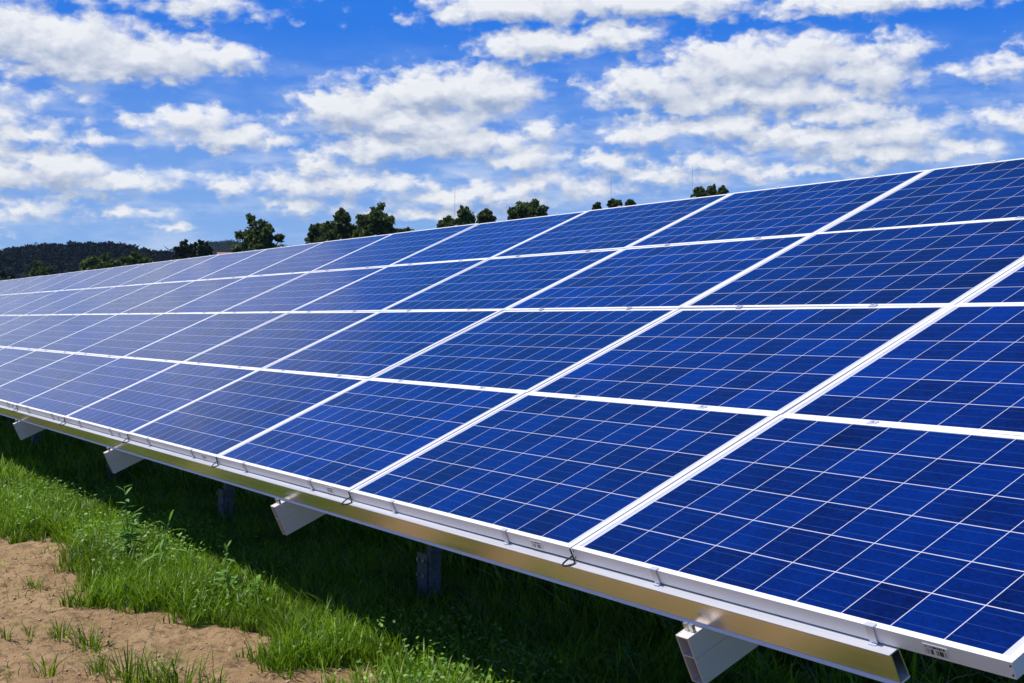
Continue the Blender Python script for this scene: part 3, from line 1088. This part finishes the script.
# ------------------------------------------------------------------ grass, weeds, tufts, clods
def blades(x, y, z, length, width, lean, az_, r):
    """tapered, curved blades; 7 vertices each"""
    n = len(x)
    d = np.stack([np.cos(az_), np.sin(az_)], -1)
    s = np.stack([-np.sin(az_ + r.uniform(-.9, .9, n)), np.cos(az_)], -1)
    V = np.zeros((n, 7, 3))
    for k, t in enumerate((0.0, 0.42, 0.76, 1.0)):
        out = lean * length * t ** 1.9
        up = length * (t - 0.30 * lean * t ** 2.4)
        c = np.stack([x + d[:, 0] * out, y + d[:, 1] * out, z + up - 0.01], -1)
        w = width * (1.0, 0.9, 0.6, 0)[k] * 0.5
        if k < 3:
            V[:, 2 * k, :] = c
            V[:, 2 * k + 1, :] = c
            V[:, 2 * k, :2] -= s * w[:, None]
            V[:, 2 * k + 1, :2] += s * w[:, None]
        else:
            V[:, 6, :] = c
    b = np.arange(n)[:, None] * 7
    F = np.concatenate([b + np.array([0, 1, 3, 2]), b + np.array([2, 3, 5, 4]), b + np.array([4, 5, 6])], 1)
    return V.reshape(-1, 3), F.ravel(), np.tile([4, 4, 3], n)


gr = np.random.default_rng(21)


def scatter(n, x0, x1, y0, y1):
    return gr.uniform(x0, x1, n), gr.uniform(y0, y1, n)


Xs, Ys, Ls, Ws, As, Ts = [], [], [], [], [], []


def sow(n, x0, x1, y0, y1, lmin, lmax, width, per=9, spread=0.028):
    """grass in clumps: blades fan outwards from each clump's middle"""
    nc = n // per
    cx, cy = scatter(nc, x0, x1, y0, y1)
    g = grass_amount(cx, cy)
    keep = gr.random(nc) < g ** 0.8 * (0.30 + 1.0 * fbm(cx * 4.5, cy * 4.5, 77, 2))
    cx, cy, g = cx[keep], cy[keep], g[keep]
    nc = len(cx)
    size = gr.uniform(.55, 1.25, nc) * (0.66 + 0.62 * fbm(cx * 1.9, cy * 1.9, 55, 3)) * (0.5 + 0.5 * g)
    th = gr.uniform(0, 2 * np.pi, (nc, per))
    rad = np.abs(gr.normal(0, spread, (nc, per))) * size[:, None]
    x, y = cx[:, None] + np.cos(th) * rad, cy[:, None] + np.sin(th) * rad
    L = gr.uniform(lmin, lmax, (nc, per)) * size[:, None]
    Xs.append(x.ravel())
    Ys.append(y.ravel())
    Ls.append(L.ravel())
    Ws.append(width * gr.uniform(.55, 1.35, nc * per))
    As.append((th + gr.normal(0, .6, th.shape)).ravel())
    Ts.append((gr.uniform(.15, .7, th.shape) + 9.0 * rad).ravel())


sow(170000, -9.5, -1.0, -1.0, 1.2, 0.09, 0.215, 0.0054)
sow(40000, -16, -9.5, -1.1, 1.6, 0.10, 0.27, 0.009)
sow(14000, -40, -16, -1.5, 2.5, 0.12, 0.28, 0.022, 6, .06)
sow(60000, -12, 2.5, 1.2, 4.2, 0.12, 0.34, 0.010)
sow(24000, -3, 3, -0.6, 1.4, 0.09, 0.26, 0.009)
sow(40000, -30, 8, 4.0, 14, 0.15, 0.38, 0.018, 6, .06)
sow(18000, -25, 6, -8, -3.2, 0.10, 0.26, 0.016, 6, .06)
X_, Y_, L_, W_, A_, T_ = map(np.concatenate, (Xs, Ys, Ls, Ws, As, Ts))
gv_, gf_, gc_ = blades(X_, Y_, ground_h(X_, Y_), L_, W_, np.clip(T_, .1, 1.3), A_, gr)
tag(obj('grass', np_mesh('grass', gv_, gf_, gc_, M_grass)), 'thick green grass growing beside and under the panels', 'grass', kind='stuff')

# broad-leaved ground cover mixed into the sunny strip
n = 17000
cx, cy = scatter(n, -15, -2.2, -0.5, 0.55)
kp = (grass_amount(cx, cy) > .6) & (gr.random(n) < np.clip((fbm(cx * 1.3, cy * 1.3, 91, 3) - .42) * 5, 0.03, 1))
cx, cy = cx[kp], cy[kp]
cz = ground_h(cx, cy) + gr.uniform(.06, .19, len(cx))
n = len(cx)
nr = np.stack([gr.normal(0, .45, n), gr.normal(0, .45, n) - .2, np.ones(n)], -1)
nr /= np.linalg.norm(nr, axis=1, keepdims=True)
ta = np.cross(nr, gr.normal(size=(n, 3)))
ta /= np.linalg.norm(ta, axis=1, keepdims=True)
tb_ = np.cross(nr, ta)
sz = gr.uniform(.005, .0105, n)[:, None]
ctr = np.stack([cx, cy, cz], -1)
pts6 = [ta * sz * 1.5, ta * sz * .5 + tb_ * sz * .7, -ta * sz * .6 + tb_ * sz * .6, -ta * sz * 1.2, -ta * sz * .6 - tb_ * sz * .6, ta * sz * .5 - tb_ * sz * .7]
tag(obj('ground_cover', np_mesh('ground_cover', np.stack([ctr + q for q in pts6], 1).reshape(-1, 3), np.arange(n * 6), np.full(n, 6), M_clover)),
    'small broad leaves mixed into the sunny grass strip', 'ground cover', kind='stuff')


def ground_at(px, py, z=0.0):
    """ground point of a plant whose foot shows at that place in the photo"""
    u = Vector((0, 0, 1))
    rt = Vector((math.cos(YAW), -math.sin(YAW), 0))
    upv = rt.cross(fw)
    d = fw * FPX + rt * (px - 512) - upv * (py - 341.5)
    t = (z - CAM.z) / d.z
    return CAM + d * t


def leaf(mb, base, direction, length, width, droop, r):
    d = Vector(direction).normalized()
    side = d.cross(Vector((0, 0, 1)))
    side = (side.normalized() if side.length > 1e-3 else Vector((1, 0, 0)))
    side = (side + Vector((0, 0, r.uniform(-.4, .4)))).normalized()
    ts = (0, .2, .5, .8, 1.0)
    ws = (.12, .75, 1.0, .5, 0.02)
    L, R, C = [], [], []
    for t, w in zip(ts, ws):
        c = Vector(base) + d * length * t - Vector((0, 0, 1)) * droop * length * t * t
        L.append(c + side * width * w * .5)
        C.append(c - Vector((0, 0, width * w * .14)))
        R.append(c - side * width * w * .5)
    k = len(ts)
    mb.add(L + C + R, [(i, i + 1, k + i + 1, k + i) for i in range(k - 1)] + [(k + i, k + i + 1, 2 * k + i + 1, 2 * k + i) for i in range(k - 1)])


M_stem = simple('green stem', (0.10, 0.17, 0.04), 0.6)


def weed(px, py, height, seed, label, nl=14, ll=.09, lw=.025, lean=(0, 0), droop=.5, mat=None, stems=1):
    r = random.Random(seed)
    p = ground_at(px, py)
    root = empty('weed', (p.x, p.y, float(ground_h(np.array(p.x), np.array(p.y))) - .01))
    tag(root, label, 'weed')
    smb, lmb = MB(), MB()
    for s in range(stems):
        lx, ly = lean[0] + r.uniform(-.25, .25) * (s > 0), lean[1] + r.uniform(-.2, .2) * (s > 0)
        hh = height * (1 if s == 0 else r.uniform(.55, .85))
        pts = [Vector((lx * hh * t * t, ly * hh * t * t, hh * t)) for t in (0, .25, .5, .75, 1.0)]
        smb.tube(pts, [.004, .0037, .003, .0024, .0012], 6)
        for k in range(nl):
            t = .22 + .78 * (k + .5) / nl
            q = pts[min(3, int(t * 4))].lerp(pts[min(4, int(t * 4) + 1)], t * 4 - int(t * 4)) if t < 1 else pts[-1]
            a = k * 2.4 + r.uniform(-.4, .4)
            el_ = r.uniform(.0, .4) if t < .85 else r.uniform(.6, 1.2)
            sc = (1.0 - .55 * t) * r.uniform(.8, 1.2) + .1
            leaf(lmb, q, (math.cos(a) * math.cos(el_), math.sin(a) * math.cos(el_), math.sin(el_)), ll * sc, lw * sc, droop * r.uniform(.3, .9), r)
    obj('stem', smb.mesh('stem', M_stem, True), root)
    obj('leaves', lmb.mesh('leaves', mat or M_weed), root)
    return root


weed(129, 570, .49, 1, 'tall leafy weed standing out of the grass against the shade', 17, .125, .036, (-.05, -.04), .5, stems=4)
weed(160, 580, .35, 2, 'drooping long-leaved weed just right of the tall weed', 9, .22, .022, (.2, .1), .95, stems=2)
weed(224, 602, .31, 3, 'short weed with paired leaves at the edge of the shade', 12, .10, .034, (-.1, .1), .45, stems=2)
weed(256, 606, .17, 4, 'low bright broad-leaved weed right of the short weed', 10, .08, .045, (.1, .0), .3, stems=2)
weed(628, 684, .20, 5, 'shaded palmate weed in the dark grass under the rail', 12, .17, .016, (0, 0), .7, stems=2)


def tuft(px, py, nb, hmax, seed, label):
    r = np.random.default_rng(seed)
    p = ground_at(px, py)
    x = r.normal(0, .028 * (nb / 30) ** .5, nb)
    y = r.normal(0, .028 * (nb / 30) ** .5, nb)
    v, f, c = blades(x, y, x * 0, r.uniform(.45, 1, nb) * hmax, r.uniform(.004, .007, nb), r.uniform(.2, 1.0, nb), np.arctan2(y, x) + r.uniform(-.5, .5, nb), r)
    o = obj('grass_tuft', np_mesh('grass_tuft', v, f, c, M_grass), None, (p.x, p.y, float(ground_h(np.array(p.x), np.array(p.y)))))
    tag(o, label, 'grass tuft', 'grass tufts on the bare soil')


tuft(35, 588, 40, .13, 1, 'upper left tuft of grass on bare soil below the grass edge')
tuft(7, 642, 10, .12, 2, 'thin sprig of grass at the left edge of the bare soil')
tuft(31, 640, 14, .12, 3, 'small sparse tuft left of the medium one on bare soil')
tuft(60, 640, 34, .15, 4, 'medium tuft in the middle of the bare soil')
tuft(91, 648, 70, .18, 5, 'dense dark tuft of grass in the middle of the bare soil')
tuft(48, 676, 22, .16, 6, 'spread-out open tuft with long blades near the lower left corner')
tuft(98, 682, 30, .12, 7, 'low tuft below the dense dark one')
tuft(128, 686, 90, .22, 8, 'large tall tuft of grass at the bottom edge, left of the other tall ones')
tuft(152, 694, 70, .20, 9, 'tall tuft at the bottom edge between two other tall tufts')
tuft(182, 698, 80, .24, 10, 'tallest tuft at the bottom edge, right of the other tall ones')
tuft(216, 694, 26, .14, 11, 'thin tuft at the bottom edge, rightmost on the bare soil')

# clods and pebbles on the bare soil
n = 5200
qx, qy = scatter(n, -9.5, -2.0, -2.4, .3)
kp = grass_amount(qx, qy) < .5
qx, qy = qx[kp], qy[kp]
n = len(qx)
rad = .0022 + .008 * gr.random(n) ** 4
ico = np.array([(0, 0, 1), (.89, 0, .45), (.28, .85, .45), (-.72, .53, .45), (-.72, -.53, .45), (.28, -.85, .45), (.72, .53, -.45), (-.28, .85, -.45), (-.89, 0, -.45), (-.28, -.85, -.45), (.72, -.53, -.45), (0, 0, -1)])
tri = np.array([(0, 1, 2), (0, 2, 3), (0, 3, 4), (0, 4, 5), (0, 5, 1), (1, 6, 2), (2, 7, 3), (3, 8, 4), (4, 9, 5), (5, 10, 1), (2, 6, 7), (3, 7, 8), (4, 8, 9), (5, 9, 10), (1, 10, 6), (6, 11, 7), (7, 11, 8), (8, 11, 9), (9, 11, 10), (10, 11, 6)])
cv = np.stack([qx, qy, ground_h(qx, qy) + rad * .2], -1)[:, None, :] + ico[None] * rad[:, None, None] * gr.uniform(.6, 1.3, (n, 12, 1))
cf = (np.arange(n)[:, None, None] * 12 + tri[None]).reshape(-1)
M_clod = simple('dry soil clods', (0.46, 0.31, 0.19), 0.95, 0, .35, 9)
tag(obj('soil_clods', np_mesh('soil_clods', cv.reshape(-1, 3), cf, np.full(n * 20, 3), M_clod)), 'small clods and pebbles on the bare soil', 'soil clods', kind='stuff')

# dry straw lying about
n = 2600
qx, qy = scatter(n, -9.5, -2.0, -2.2, .4)
kp = (grass_amount(qx, qy) < .9) & (gr.random(n) < .25 + fbm(qx * 2, qy * 2, 63, 2))
qx, qy = qx[kp], qy[kp]
n = len(qx)
sv, sf, scn = blades(qx, qy, ground_h(qx, qy) + .014, gr.uniform(.02, .07, n), gr.uniform(.002, .004, n), np.full(n, 1.0), gr.uniform(0, 2 * np.pi, n), gr)
sv = sv.reshape(n, 7, 3)
base_z = sv[:, :1, 2]
sv[:, :, 2] = base_z + (sv[:, :, 2] - base_z) * .25
M_straw = simple('dry straw', (0.42, 0.33, 0.18), 0.8, 0, .3, 12)
tag(obj('dry_straw', np_mesh('dry_straw', sv.reshape(-1, 3), sf, scn, M_straw)), 'bits of dry straw lying on the bare soil', 'straw', kind='stuff')
# stray blades at the ragged border of the grass
n = 2600
qx, qy = scatter(n, -9.5, -2.2, -1.6, .2)
g_ = grass_amount(qx, qy)
kp = (g_ < .4) & (gr.random(n) < np.clip((fbm(qx * 3.3, qy * 3.3, 71, 3) - .5) * 3.5, 0, 1))
qx, qy = qx[kp], qy[kp]
sv, sf, scn = blades(qx, qy, ground_h(qx, qy), gr.uniform(.03, .10, len(qx)), np.full(len(qx), .0045), gr.uniform(.3, 1.1, len(qx)), gr.uniform(0, 2 * np.pi, len(qx)), gr)
tag(obj('sparse_grass', np_mesh('sparse_grass', sv, sf, scn, M_grass)), 'sparse short grass sprouting on the bare soil', 'grass', kind='stuff')
